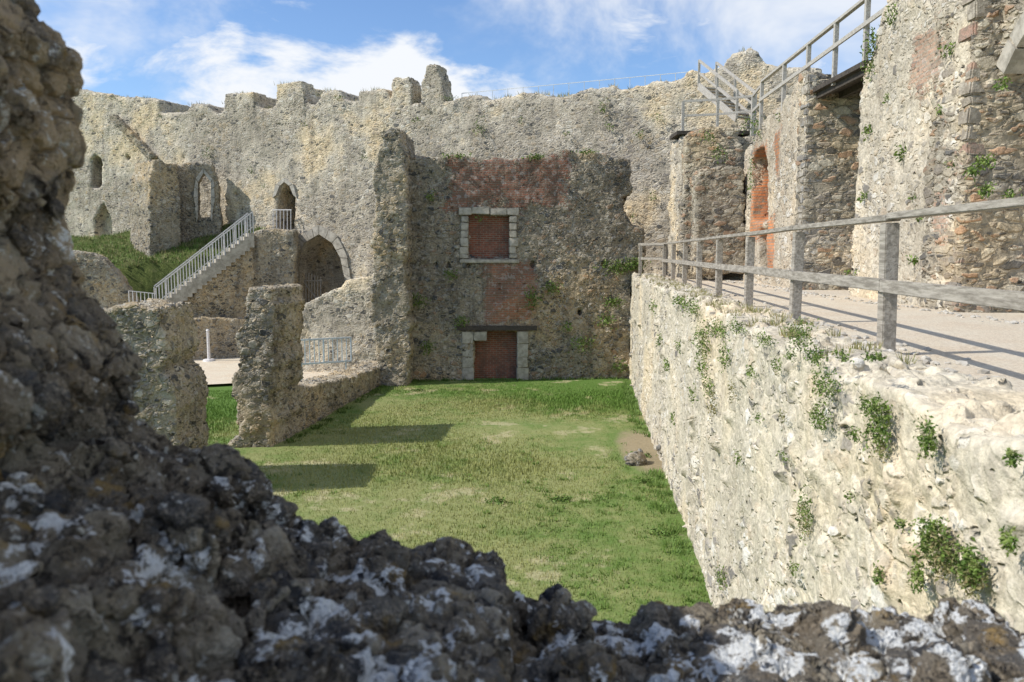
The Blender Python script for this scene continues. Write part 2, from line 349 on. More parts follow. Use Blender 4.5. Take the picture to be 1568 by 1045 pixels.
def lump(bm,c,r,flat=(.5,.9)):
    m=Matrix.Translation(c)@Matrix.Rotation(random.random()*6,4,(random.random(),random.random(),random.random()+.1))@Matrix.Diagonal((r*random.uniform(.8,1.5),r*random.uniform(.7,1.2),r*random.uniform(*flat),1))
    q=bmesh.ops.create_icosphere(bm,subdivisions=2,radius=1,matrix=m)
    s=Vector([random.random()*50 for _ in range(3)])
    for v in q['verts']:
        dv=(v.co-c); v.co=c+dv*(1+0.35*noise.noise(v.co*9+s))
for k in range(430):
    i=random.randrange(1,len(surf)-1); f=random.random(); p=surf[i].lerp(surf[i+1],f) if i+1<len(surf) else surf[i].copy()
    t=random.random(); y=2.2-1.4*t
    r=random.choice([0.03,0.04,0.05,0.06,0.075,0.09])
    if abs(surf[i].x-surf[min(i+1,len(surf)-1)].x)>0.02:
        c=Vector((p.x,y,p.z-0.02+random.uniform(-.02,.02)))
    else: c=Vector((p.x-0.03,y,p.z))
    if y>2.05: r=min(r,0.045); c.z-=0.01
    lump(bm,c,r)
fg=bake(bm,"foreground_ruined_wall",fgm,0.0125,0.0,0.04)
bm=bmesh.new(); box(bm,Vector((-0.55,1.3,-3.6)),5.4,1.7,3.5); bake(bm,"wall_core",darkr,0.12,0.05,0.03,parent=fg)

# ------------------------------------------------------------------ right retaining wall, path, railing
def wx(y): return 1.9+0.087*y
rp=Pl(wx(-3),-3,wx(31.6),31.6)
N=90; top=[(rp.L*i/N,PZ-0.02+0.05*math.sin(i*1.3)+random.uniform(-.04,.04)) for i in range(N,-1,-1)]
inw=Vector((-rp.n.x,-rp.n.y,0)); 
if inw.x<0: inw=-inw
JD=rp.d
bm=bmesh.new()
pts=[rp.m(0,GZ-0.4)]+[rp.m(rp.L,GZ-0.4)]+[rp.m(a,z) for a,z in top]
prism(bm,pts,inw*0.78)
for k in range(420):
    a=random.random()**1.6*rp.L; r=random.uniform(.05,.12)
    c=rp.m(a,PZ-0.03)+inw*random.uniform(0.03,0.74); lump(bm,c,r,(.35,.6))
for k in range(260):
    a=random.random()**1.5*rp.L; c=rp.m(a,random.uniform(GZ,PZ-.1))+inw*random.uniform(.01,.06); lump(bm,c,random.uniform(.06,.14),(.4,.7))
rw=bake(bm,"retaining_wall",chalk,0.035,0.14,0.05)
bm=bmesh.new()
def flat(bm,pts,z): bm.faces.new([bm.verts.new((x,y,z)) for x,y in pts])
py=[-4,0,4,8,12,16,20,24,28,31.2]
L=[(wx(y)+0.6,y) for y in py]; R=[(16,y) for y in py]
for i in range(len(py)-1): flat(bm,[L[i],R[i],R[i+1],L[i+1]],PZ-0.06)
flat(bm,[(4.6,31.2),(16,31.2),(16,40),(4.0,36)],PZ-0.06)
bmesh.ops.remove_doubles(bm,verts=bm.verts[:],dist=0.001)
fin(bm,"gravel_path",gravel)
bm=bmesh.new()
for k in range(900):
    y=random.uniform(4,30); side=random.random()<.6
    x=wx(y)+.72+abs(random.gauss(0,.25)) if side else (6.5 if y<19 else 6.8)-abs(random.gauss(0,.2)) 
    r=random.uniform(.012,.05); m=Matrix.Translation((x,y,PZ-.06+r*.2))@Matrix.Rotation(random.random()*6,4,'Z')@Matrix.Diagonal((r*1.3,r,r*.6,1))
    q=bmesh.ops.create_icosphere(bm,subdivisions=1,radius=1,matrix=m)
    for v in q['verts']: v.co+=Vector([random.uniform(-.2,.2)*r for _ in range(3)])
fin(bm,"loose_stones",ashl)
def rx(y): return 2.58+0.1*y
rail=empty("wooden_railing")
bm=bmesh.new(); ys=[0.6,3.75,6.9,10.1,13.1,16.2,19.2,22.3,25.4,28.5]
for y in ys: bar(bm,(rx(y),y,PZ-0.4),(rx(y)+random.uniform(-.02,.02),y+random.uniform(-.02,.02),PZ+1.08),0.12,0.12)
fin(bm,"posts",wood,rail,bevel=0.008)
bm=bmesh.new()
for a,bb in zip(ys[:-1],ys[1:]):
    e=random.uniform(-.012,.012)
    bar(bm,(rx(a),a+0.003,PZ+1.13+e),(rx(bb),bb-0.003,PZ+1.13-e),0.13,0.055)
    bar(bm,(rx(a)-0.085,a-0.03,PZ+0.55),(rx(bb)-0.085,bb-0.033,PZ+0.55+e),0.045,0.11)
fin(bm,"rails",wood,rail,bevel=0.005)
bm=bmesh.new(); e0=Vector((rx(28.5),28.5,PZ)); pts=[e0,Vector((4.75,29.6,PZ)),Vector((4.9,31.3,PZ)),Vector((6.2,32.2,PZ))]
for a,bq in zip(pts[:-1],pts[1:]):
    bar(bm,bq+Vector((0,0,-.3)),bq+Vector((0,0,1.08)),0.11)
    for z in (1.12,0.6): bar(bm,a+Vector((0,0,z)),bq+Vector((0,0,z)),0.06,0.09)
fin(bm,"end_rails",wood,rail)

# ------------------------------------------------------------------ curtain wall
cp=Pl(-26,36+.4*26,14,36-.4*14)
ctop=[(60,120),(110,135),(140,141),(180,146),(242,150),(246,172),(286,169),(290,158),(318,158),(322,170),(340,175),(346,145),(388,142),(394,165),(419,165),(425,129),(463,126),(470,160),(485,160),(492,137),(522,139),(527,154),(545,154),(549,138),(590,136),(600,156),(645,156),(700,151),(712,146),(738,145),(742,154),(760,150),(800,142),(830,141),(836,148),(860,146),(900,134),(940,130),(945,138),(965,136),(1000,124),(1045,120),(1055,106),(1066,112),(1104,101),(1122,78),(1160,74),(1172,100),(1200,102),(1260,100)]
arch=[(452,560),(452,430),(456,395),(468,372),(490,359),(510,372),(523,395),(530,430),(530,560)]
door=[(424,352),(424,300),(430,285),(437,279),(445,285),(451,300),(451,352)]
slit=[(139,288),(139,243),(146,236),(154,243),(154,288)]
niche=[(144,372),(144,335),(157,312),(170,335),(170,372)]
holes=[]
for row in (182,206,236,270,302):
    x=180+random.uniform(0,30)
    while x<1180:
        if not (400<x<545 and row>255) and random.random()<0.6:
            hx=x+random.uniform(-5,5); hy=row+random.uniform(-6,6)
            holes.append(([(hx-3,hy+4),(hx-3,hy-4),(hx+3,hy-4),(hx+3,hy+4)],0.5))
        x+=random.uniform(38,75)
curtain=wall("castle_curtain_wall",cp,[(60,640)]+ctop+[(1260,560)],-cp.n*2.4,curt,0.11,0.3,0.07,0.14,0.08,cut=[[(arch,1.9)],[(door,1.7)],[(slit,1.2)],[(niche,0.6)],holes],zmin=0)
def turret(pts,name):
    return wall(name,cp,pts,-cp.n*1.0,curt,0.07,0.3,0.05,0.0,0.05,parent=curtain,zmin=-9)
turret([(597,175),(599,124),(606,119),(627,118),(631,140),(632,175)],"chimney_stump")
turret([(646,175),(645,126),(649,120),(652,100),(669,98),(672,116),(678,122),(679,175)],"chimney_stump_tall")
turret([(340,190),(345,144),(388,141),(392,190)],"merlon"); turret([(421,190),(424,128),(462,125),(468,190)],"merlon_tall")
def ring(name,pl,poly,w,proud,mat,parent):
    bm=bmesh.new(); c=Vector((0,0,0)); P=[pl(*q) for q in poly]; P=P[1:-1] if len(poly)>5 else P
    for q in P: c+=q
    c/=len(P)
    dense=[]
    for a,b in zip(P[:-1],P[1:]):
        k=max(1,int((b-a).length/0.32))
        for j in range(k): dense.append(a.lerp(b,j/k))
    dense.append(P[-1])
    for a,b in zip(dense[:-1],dense[1:]):
        oa=(a-c).normalized()*w; ob=(b-c).normalized()*w
        g=0.04; a2=a.lerp(b,g); b2=a.lerp(b,1-g); k=random.uniform(.8,1.15)
        pts=[a2,b2,b2+ob*k,a2+oa*k]
        prism(bm,[p+pl.n*(proud+random.uniform(0,.03)) for p in pts],-pl.n*0.3)
    return fin(bm,name,mat,parent)
ring("arch_voussoirs",cp,arch,0.42,0.10,ash,curtain)
ring("doorway_dressing",cp,door,0.22,0.10,ashl,curtain)
bm=bmesh.new(); gp=Pl(cp.o.x-cp.n.x*0.7,cp.o.y-cp.n.y*0.7,cp.o.x-cp.n.x*0.7+cp.d.x,cp.o.y-cp.n.y*0.7+cp.d.y)
for i in range(9):
    x=455+i*4.5; bar(bm,gp(x,540),gp(x,418+abs(i-4)*1.5),0.05)
for y in (430,470,510): bar(bm,gp(453,y),gp(494,y),0.07)
bar(bm,gp(453,415),gp(494,470),0.06)
fin(bm,"arch_gate",woodl,curtain)
bm=bmesh.new()
for i in range(6): bar(bm,cp(424+i*5.4,352)+cp.n*.3,cp(424+i*5.4,322)+cp.n*.3,0.03)
bar(bm,cp(423,322)+cp.n*.3,cp(452,322)+cp.n*.3,0.04); fin(bm,"doorway_guard_rail",whitep,curtain)

# ------------------------------------------------------------------ hall ruin
hall=empty("ruined_hall")
hp=Pl(-4.6,30.0,4.6,30.55)
win=[(717,396),(717,327),(785,331),(785,396)]
fire=[(726,600),(726,507),(800,509),(800,600)]
jo=[]
for x in [632,650,668,687,718,815,838,856,872,898,925]:
    jo.append(([(x-3.2,412),(x-3.2,400),(x+3.2,400),(x+3.2,412)],0.2))
jo.append(([(885,484),(885,473),(892,473),(892,484)],0.5)); jo.append(([(953,325),(953,300),(972,300),(972,325)],0.9))
for (x,y) in [(655,285),(690,330),(830,290),(880,335),(930,285),(850,520),(930,540),(665,470),(905,450),(640,350)]:
    jo.append(([(x-2.5,y+3),(x-2.5,y-3),(x+2.5,y-3),(x+2.5,y+3)],0.3))
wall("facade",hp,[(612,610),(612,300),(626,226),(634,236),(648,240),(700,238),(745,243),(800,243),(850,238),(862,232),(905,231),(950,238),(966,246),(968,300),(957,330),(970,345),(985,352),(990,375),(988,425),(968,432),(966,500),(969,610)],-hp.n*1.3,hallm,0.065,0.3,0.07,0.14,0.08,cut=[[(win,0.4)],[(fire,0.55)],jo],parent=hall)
pp=Pl(-5.6,28.9,-3.5,29.0)
wall("cross_wall_stub",pp,[(566,620),(576,560),(568,500),(572,440),(566,400),(574,340),(571,290),(580,235),(584,203),(596,192),(608,200),(618,222),(622,260),(626,330),(622,420),(628,500),(622,620)],Vector((0.1,3.2,0)),darkr,0.075,0.3,0.12,0.18,0.12,parent=hall)
bp=Pl(hp.o.x-hp.n.x*.34,hp.o.y-hp.n.y*.34,hp.o.x-hp.n.x*.34+hp.d.x,hp.o.y-hp.n.y*.34+hp.d.y)
bm=bmesh.new(); prism(bm,[bp(712,400),bp(712,325),bp(790,325),bp(790,400)],-hp.n*.2)
bp2=Pl(hp.o.x-hp.n.x*.45,hp.o.y-hp.n.y*.45,hp.o.x-hp.n.x*.45+hp.d.x,hp.o.y-hp.n.y*.45+hp.d.y)
prism(bm,[bp2(722,600),bp2(722,503),bp2(804,503),bp2(804,600)],-hp.n*.2); fin(bm,"brick_infill",brick,hall)
def blocks(name,pl,rects,proud,dep,mat,parent,jit=0.01,bev=0.02):
    bm=bmesh.new()
    for (x0,y0,x1,y1) in rects:
        pr=proud+random.uniform(0,.02)
        prism(bm,[pl(x0,y1)+pl.n*pr,pl(x0,y0)+pl.n*pr,pl(x1,y0)+pl.n*pr,pl(x1,y1)+pl.n*pr],-pl.n*(dep+pr))
    bmesh.ops.recalc_face_normals(bm,faces=bm.faces[:])
    for v in bm.verts: v.co+=Vector([random.uniform(-jit,jit) for _ in range(3)])
    return fin(bm,name,mat,parent,bevel=bev)
r=[]
y=331
while y<394: h=random.uniform(9,14); r.append((705+random.uniform(-2,2),y,717,min(y+h,396)-0.6)); r.append((780,y,791+random.uniform(-1,3),min(y+h,396)-0.6)); y+=h
r+= [(702,318,722,329),(722.6,317,750,328),(750.6,319,776,329),(776.6,319,795,330)]
blocks("window_surround",hp,r,0.06,0.36,ash,hall,jit=.018)
blocks("window_sill",hp,[(704,397.5,795,403)],0.10,0.3,ash,hall)
r=[];y=508
while y<582: h=random.uniform(13,22); r.append((707+random.uniform(-2,2),y,725,min(y+h,588)-0.6)); r.append((792+random.uniform(-1,1),y,804+random.uniform(0,6),min(y+h,588)-.6)); y+=h
r+=[(726,507.5,745,522)]
blocks("fireplace_jambs",hp,r,0.06,0.4,ash,hall,jit=.018)
blocks("timber_lintel",hp,[(700,499,822,506)],0.14,0.5,beam,hall,0.005,0.01)

wp=Pl(-10,32.2,-4.5,31.2)
wall("ruined_wall",wp,[(440,600),(447,545),(449,490),(452,474),(470,466),(484,455),(508,446),(530,432),(548,425),(575,418),(600,400),(600,600)],-wp.n*1.1,curt,0.085,0.3,0.09,0.15,0.1)
lp=Pl(-6.0,19.9,-4.75,30.0)
lw=wall("low_ruined_wall",lp,[(0,GZ-.3),(0,-3.2),(.8,-3.5),(1.8,-3.65),(3,-3.8),(5,-4.0),(7,-4.1),(8.5,-4.2),(lp.L,-4.1),(lp.L,GZ-.3)],Vector((-1.0,0.12,0)),darkr,0.05,0.25,0.05,0.1,0.07,px=False)
fp=Pl(-8,19.6,-5,19.6)
fr=wall("wall_fragment",fp,[(335,720),(346,684),(366,668),(378,640),(362,618),(356,585),(364,548),(358,520),(370,492),(376,455),(384,440),(398,437),(416,440),(419,470),(414,520),(420,560),(412,610),(416,650),(418,720)],Vector((0.25,2.0,0)),darkr,0.045,0.2,0.06,0.14,0.09,zmin=GZ)
f2=Pl(-10,15.3,-5,15.7)
wall("wall_fragment",f2,[(90,760),(95,520),(140,480),(175,468),(222,470),(238,478),(250,500),(256,540),(250,570),(272,600),(270,640),(276,760)],Vector((-0.1,1.9,0)),darkr,0.05,0.2,0.07,0.14,0.09,zmin=GZ)

# ------------------------------------------------------------------ left: stairs, terrace, bank, turret
st=empty("stone_staircase")
sp=Pl(-16.4,35.2,-12.1,37.4)
A=sp(240,474); B=sp(388,357)
ns=20
wall("side_wall",sp,[(200,600),(200,478),(236,482),(262,464),(388,368),(392,600)],-sp.n*0.35,darkr,0.09,0.3,0.05,0.15,0.08,parent=st)
bm=bmesh.new()
for i in range(ns):
    a=A.lerp(B,i/ns); b2=A.lerp(B,(i+1)/ns); z1=b2.z; z0=a.z-0.5
    h=[Vector((a.x,a.y,z0)),Vector((a.x,a.y,z1)),Vector((b2.x,b2.y,z1)),Vector((b2.x,b2.y,z0))]
    prism(bm,[p+sp.n*0.12 for p in h],-sp.n*1.6)
bmesh.ops.recalc_face_normals(bm,faces=bm.faces[:]); fin(bm,"steps",ash,st)
bm=bmesh.new()
up=Vector((0,0,1))
for i in range(34):
    p=A.lerp(B,i/33)+sp.n*0.02; bar(bm,p,p+up*0.95,0.035)
bar(bm,A+sp.n*.02+up*.98,B+sp.n*.02+up*.98,0.05); bar(bm,A+sp.n*.02+up*.3,B+sp.n*.02+up*.3,0.03)
for i in range(0,34,4):
    p=A.lerp(B,i/33)-sp.n*1.3; bar(bm,p,p+up*0.95,0.04)
bar(bm,A-sp.n*1.3+up*.98,B-sp.n*1.3+up*.98,0.05)
tA=sp(198,470); tq=sp(240,474)
for i in range(8): p=tA.lerp(tq,i/7); bar(bm,p+sp.n*.02,p+sp.n*.02+up*.7,0.03)
bar(bm,tA+up*.7,tq+up*.7,.04)
fin(bm,"handrail",whitep,st)
l2=Pl(-12.5,37.6,-9.2,38.2)
wall("landing_block",l2,[(362,600),(366,480),(372,410),(384,358),(400,352),(452,352),(454,380),(446,600)],-l2.n*2.4,darkr,0.09,0.3,0.07,0.15,0.1,parent=st)
tp=Pl(-22,34.2,-15.8,35.5)
wall("terrace_wall",tp,[(60,640),(60,380),(110,385),(150,392),(185,425),(210,470),(240,482),(240,620)],-tp.n*0.9,darkr,0.1,0.3,0.08,0.15,0.1,parent=st)
blw=Pl(-16.5,34.6,-11.8,36.6)
wall("plinth",blw,[(190,620),(192,487),(375,487),(378,620)],-blw.n*0.4,darkr,0.09,0.3,0.04,0.1,0.06,parent=st)
bm=bmesh.new(); TL=W(60,366,44);TR=W(400,346,41.5);BL=W(60,428,35.8);BR=W(400,388,38.6)
nn=60; G=[[None]*(nn+1) for _ in range(nn+1)]
bankpts=[]
for i in range(nn+1):
    for j in range(nn+1):
        u,v=i/nn,j/nn; p=BL.lerp(BR,u).lerp(TL.lerp(TR,u),v); p=p.copy(); p.z+=0.30*noise.noise(p*0.8)+0.14*noise.noise(p*3)
        if j==0: p.z-=2.0
        G[i][j]=bm.verts.new(p); 
        if j>0: bankpts.append(p)
for i in range(nn):
    for j in range(nn): bm.faces.new((G[i][j],G[i+1][j],G[i+1][j+1],G[i][j+1]))
fin(bm,"grass_bank",bankm,smooth=True)
tur=empty("ruined_turret")
Bc=W(228,380,38.6); Ac=W(205,380,40.2); Cc=W(278,380,39.6)
t1=Pl(Bc.x,Bc.y,Cc.x,Cc.y)
v=Vector((Ac.x-Bc.x,Ac.y-Bc.y,0))
wall("corner_buttress",t1,[(228,420),(228,268),(236,245),(246,243),(254,250),(272,252),(276,300),(278,420)],v*1.3,darkr,0.08,0.3,0.05,0.08,0.05,parent=tur,zmin=1)
t2=Pl(Cc.x-0.5,40.6,-13,41.6)
ow=[(303,334),(303,280),(312,265),(323,280),(323,334)]
wall("window_wall",t2,[(262,400),(262,254),(280,250),(326,249),(332,280),(337,330),(338,400)],-t2.n*0.8,darkr,0.08,0.3,0.06,0.08,0.06,cut=[[(ow,1.0)]],parent=tur,zmin=1)
ring("window_dressing",t2,ow,0.22,0.08,ashl,tur)
bm=bmesh.new()
prism(bm,[cp(174,182),cp(180,176),cp(242,240),cp(236,248)],cp.n*.35); bake(bm,"roofline_scar",darkr,0.05,0.0,0.12,parent=curtain)

# ------------------------------------------------------------------ right gatehouse ruin
gh=empty("ruined_gatehouse")
ap=Pl(6.62,11.9,7.0,17.0)
def sidewall(name,pl,pts,mat,th=1.2,voxel=0.055,**k):
    return wall(name,pl,pts,Vector((pl.d.y,-pl.d.x,0))*th,mat,voxel,0.3,k.pop('amp',0.07),0.12,0.07,parent=gh,zmin=-0.7,px=False,**k)
sidewall("near_wall",ap,[(0.15,PZ-.3),(0.1,5.2),(1.5,5.4),(2.5,5.1),(3.1,4.7),(3.6,4.4),(4.0,3.9),(4.4,3.4),(4.45,2.0),(4.5,0.5),(4.6,PZ-.3)],rightm)
rp2=Pl(6.62,11.85,9.4,11.5)
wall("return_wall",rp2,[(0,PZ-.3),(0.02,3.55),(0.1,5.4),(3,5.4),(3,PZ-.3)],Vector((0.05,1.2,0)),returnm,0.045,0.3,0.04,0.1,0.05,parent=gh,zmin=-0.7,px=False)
# start of an arch springing from the return wall, rising over the path
bm=bmesh.new()
pts=[Vector((7.0,y,z)) for y,z in [(11.9,2.35),(11.6,2.55),(11.35,2.85),(11.0,3.15),(10.5,3.5),(9.9,3.75),(9.2,3.9),(9.2,5.6),(11.9,5.6)]]
prism(bm,pts,Vector((2.2,0,0))); bake(bm,"arch_springing",returnm,0.04,0.05,0.04,parent=gh)
bm=bmesh.new()
pr=[(11.62,2.50),(11.37,2.80),(11.0,3.12),(10.5,3.47),(9.9,3.72),(9.2,3.87)]
for (y0,z0),(y1,z1) in zip(pr[:-1],pr[1:]):
    a=Vector((6.95,y0,z0)); b2=Vector((6.95,y1,z1)); n_=Vector((0,(z1-z0),-(y1-y0))).normalized()*0.26
    prism(bm,[a.lerp(b2,.03),a.lerp(b2,.97),a.lerp(b2,.97)+n_,a.lerp(b2,.03)+n_],Vector((.3,0,0)))
fin(bm,"arch_voussoirs",ash,gh)
def quoins(name,cx,cy,z1,mat):
    z=PZ; bm=bmesh.new(); k=0
    while z<z1:
        h=random.uniform(.13,.27); k+=1
        w=(0.42 if k%2 else 0.22)*random.uniform(.7,1.2); l=(0.24 if k%2 else 0.42)*random.uniform(.7,1.2)
        if random.random()<.85: box(bm,Vector((cx+w/2+random.uniform(-.01,.02),cy+l/2+random.uniform(-.01,.02),z+h/2)),w,l,h-.02,0.04,0.022)
        z+=h
    fin(bm,name,mat,gh,bevel=0.025)
quoins("quoins",6.615,11.835,5.3,quoinr)
quoins("mid_quoins",6.82,18.94,4.0,quoing)
b1=Pl(6.85,19.0,7.0,21.0)
sidewall("mid_wall",b1,[(0,PZ-.3),(0,4.1),(0.8,4.15),(1.6,4.0),(2.0,3.9),(2.0,PZ-.3)],mendm,2.0,0.06)
b3=Pl(6.83,18.95,9.2,18.8)
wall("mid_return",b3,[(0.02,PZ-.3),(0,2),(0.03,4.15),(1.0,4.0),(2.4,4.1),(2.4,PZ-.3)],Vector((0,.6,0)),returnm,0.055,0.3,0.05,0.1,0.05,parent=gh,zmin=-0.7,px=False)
c1=Pl(7.0,20.9,7.35,26.0)
wr=[(1152,340),(1152,245),(1160,228),(1172,225),(1175,260),(1175,340)]
sl=[(1161,412),(1161,362),(1166,348),(1175,350),(1175,412)]
wall("brick_mended_wall",c1,[(0,PZ-.3),(0,4.0),(1,3.9),(2,3.85),(3,3.5),(4,3.3),(4.8,3.1),(5.1,2.4),(5.1,PZ-.3)],Vector((1.2,0,0)),mendm,0.055,0.3,0.09,0.12,0.07,parent=gh,zmin=-.7,px=False,cut=[[(wr,0.3)],[(sl,0.7)]])
d1=Pl(5.95,26.6,7.6,26.3)
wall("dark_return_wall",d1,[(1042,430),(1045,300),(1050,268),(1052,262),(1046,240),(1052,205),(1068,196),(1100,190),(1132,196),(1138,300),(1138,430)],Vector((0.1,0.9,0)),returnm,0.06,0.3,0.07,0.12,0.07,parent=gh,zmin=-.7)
d2=Pl(6.0,25.2,7.5,25.0)
wall("lower_return_wall",d2,[(1066,420),(1064,300),(1068,262),(1090,258),(1130,252),(1140,256),(1142,420)],Vector((0.05,1.0,0)),returnm,0.06,0.3,0.06,0.12,0.07,parent=gh,zmin=-.7)
wk=empty("timber_walkway")
bm=bmesh.new(); X=lambda y:6.95+0.02*(y-14)
yy=[13.2,14.7,16.3,17.9,19.6,21.4,23.4]
zz=lambda y:3.95-0.02*(y-14)
for y in yy: bar(bm,(X(y),y,zz(y)-.25),(X(y),y,zz(y)+1.05),0.09)
for a,b2 in zip(yy[:-1],yy[1:]):
    bar(bm,(X(a),a,zz(a)+1.08),(X(b2),b2,zz(b2)+1.08),0.10,0.06)
    bar(bm,(X(a)-.06,a,zz(a)+.55),(X(b2)-.06,b2,zz(b2)+.55),0.04,0.09)
pts=[Vector((X(23.4),23.4,zz(23.4))),Vector((7.9,26.8,4.1)),Vector((8.3,28.2,4.35)),Vector((7.2,28.6,4.3)),Vector((6.05,28.9,4.3))]
for a,b2 in zip(pts[:-1],pts[1:]):
    bar(bm,b2-up*.3,b2+up*1.0,0.09)
    for z in (1.0,.5): bar(bm,a+up*z,b2+up*z,0.05,0.08)
fin(bm,"rails",woodl,wk)
bm=bmesh.new()
box(bm,Vector((7.7,17.7,3.72)),1.5,2.9,0.10); 
for k in range(3): bar(bm,(7.1+.5*k,16.1,3.6),(7.1+.5*k,19.2,3.6),0.1,0.14)
box(bm,Vector((7.1,29.3,4.18)),2.6,1.4,0.12)
fin(bm,"deck",beam,wk)
bm=bmesh.new(); s0=W(1128,182,28.8); s1=W(1070,132,31.6)
for off in (Vector((0,0,0)),Vector((0.75,0.35,0))):
    bar(bm,s0+off,s1+off,0.06,0.24); bar(bm,s0+off+up*.95,s1+off+up*.95,0.06,0.09); bar(bm,s0+off+up*.5,s1+off+up*.5,0.04,0.07)
    for t in (0,.5,1): p=s0.lerp(s1,t)+off; bar(bm,p,p+up*.98,.08)
for i in range(9):
    p=s0.lerp(s1,(i+.5)/9); bar(bm,p,p+Vector((.75,.35,0)),0.24,0.04)
fin(bm,"steps",woodl,wk)
bm=bmesh.new(); box(bm,Vector((7.2,29.6,1.5)),2.5,2.0,5.1); box(bm,Vector((7.6,28.2,1.4)),1.6,2.6,4.9); bake(bm,"platform_pier",curt,0.09,0.2,0.12,parent=gh)
bm=bmesh.new()
prev=None
for i in range(16):
    p=cp(690+i*24,153-i*2.2)-cp.n*1.2; q2=p+up*0.5; bar(bm,p-up*.6,q2,0.025)
    if prev: bar(bm,prev,q2,0.025)
    prev=q2
fin(bm,"wall_walk_handrail",steel)

# ------------------------------------------------------------------ small things
bf=empty("crowd_barrier"); bm=bmesh.new()
a=Vector((-8.0,29.2,GZ+.62)); b2=Vector((-6.15,30.2,GZ+.62))
for z in (0.15,1.05): bar(bm,a+up*z,b2+up*z,0.06)
for i in range(13):
    p=a.lerp(b2,i/12); bar(bm,p+up*.15,p+up*1.05,0.035 if i%6 else 0.06)
for t in (0.1,.9):
    p=a.lerp(b2,t); bar(bm,p-up*.55+Vector((-.25,0,0)),p-up*.55+Vector((.25,0,0)),.05); bar(bm,p-up*.55,p+up*.2,.05)
fin(bm,"hoops",steel,bf)
ps=empty("marker_post"); bm=bmesh.new(); p=WZ(320,553,GZ+.1)
r=bmesh.ops.create_cone(bm,segments=16,radius1=.07,radius2=.06,depth=1.35,cap_ends=True,matrix=Matrix.Translation(p+up*.67))
r=bmesh.ops.create_cone(bm,segments=16,radius1=.28,radius2=.24,depth=.08,cap_ends=True,matrix=Matrix.Translation(p+up*.04))
r=bmesh.ops.create_cone(bm,segments=16,radius1=.085,radius2=.05,depth=.08,cap_ends=True,matrix=Matrix.Translation(p+up*1.38))
fin(bm,"post",whitep,ps)
bm=bmesh.new(); p=WZ(975,712,GZ); p.z=GZ+.08
for k in range(4): lump(bm,p+Vector((random.uniform(-.15,.15),random.uniform(-.1,.1),random.uniform(-.05,.08))),random.uniform(.14,.22))
bake(bm,"fallen_stone",darkr,0.03,0.0,0.06)

# ------------------------------------------------------------------ plants
class Leaves:
    def __init__(s): s.v=[]; s.f=[]
    def clump(s,c,rx_,ry_,rz_,n,size,droop=0.3):
        for _ in range(n):
            while True:
                d=Vector([random.uniform(-1,1) for _ in range(3)])
                if d.length<1: break
            k=0.6+0.9*noise.noise(d*2.2+c*3)
            p=c+Vector((d.x*rx_,d.y*ry_,d.z*rz_))*(k+0.4)
            a=Vector([random.gauss(0,1) for _ in range(3)]).normalized(); a.z-=droop; a.normalize()
            b=a.cross(Vector([random.gauss(0,1) for _ in range(3)])).normalized()
            L=size*random.uniform(.6,1.5); w=L*random.uniform(.35,.6); nrm=a.cross(b)*L*.15
            i=len(s.v); s.v+= [p,p+a*L*.5+b*w*.5+nrm,p+a*L,p+a*L*.5-b*w*.5+nrm]; s.f.append((i,i+1,i+2,i+3))
    def tuft(s,c,r,h,n,w=0.012):
        for _ in range(n):
            an=random.random()*6.283; rr=r*random.random()**.5; b=c+Vector((math.cos(an)*rr,math.sin(an)*rr,0))
            lean=Vector((math.cos(an),math.sin(an),0))*random.uniform(.1,.9)*h*.6; hh=h*random.uniform(.5,1.1)
            t=Vector((-math.sin(an+random.random()*2),math.cos(an),0))*w
            i=len(s.v); s.v+=[b-t,b+t,b+lean+Vector((0,0,hh))]; s.f.append((i,i+1,i+2))
    def done(s,name,mat):
        me=D.meshes.new(name); me.from_pydata(s.v,[],s.f); return link(name,me,mat)
fr_=Pl(wx(-3)-.08,-3,wx(31.6)-.08,31.6)
lv=Leaves()
def onface(L_,x,y,w,h,n,f=1.0,droop=.3):
    c=fr_(x,y); s_=c.y/F; k=min(3.2,c.y/max(c.x,.5))*.75
    L_.clump(c,min(.16,w*s_*.5),w*s_*k,h*s_,int(n*f),max(0.022,min(.055,3.8*s_)),droop)
for (x,y,w,h,n) in [(1225,515,26,26,420),(1250,545,18,16,200),(1262,590,24,24,420),(1255,640,20,22,320),(1340,625,30,18,420),(1345,660,22,34,480),(1420,672,18,30,300),(1310,665,12,12,90),
    (1232,785,16,36,340),(1430,830,38,44,800),(1485,870,30,36,520),(1405,880,14,26,200),(1075,520,18,24,300),(1060,470,22,12,200),(1100,505,24,14,240),(1110,545,14,22,160),(1075,560,12,18,140),(1105,885,12,20,140),(1020,560,7,12,80),
    (1000,470,8,12,60),(1170,520,18,12,160),(1340,545,18,8,110),(1200,700,9,10,50),(1130,700,8,12,60),(1030,640,6,12,50),(1545,830,12,20,120),(1150,570,9,12,80),(1040,530,7,12,60),
    (1085,590,12,20,140),(1130,500,16,12,140),(1040,460,14,9,100),(1190,560,10,14,100),(1060,605,7,14,70),(1290,545,14,9,110),(1550,700,12,12,80),(1345,880,10,16,100),(1215,870,9,12,70),(1010,520,6,12,60),(1210,545,10,9,80),(1380,800,8,10,50),(1300,760,7,9,40),(1160,640,8,9,50)]:
    onface(lv,x,y,w,h,n,1.2)
hpP=Pl(-4.6,29.8,4.6,30.35)
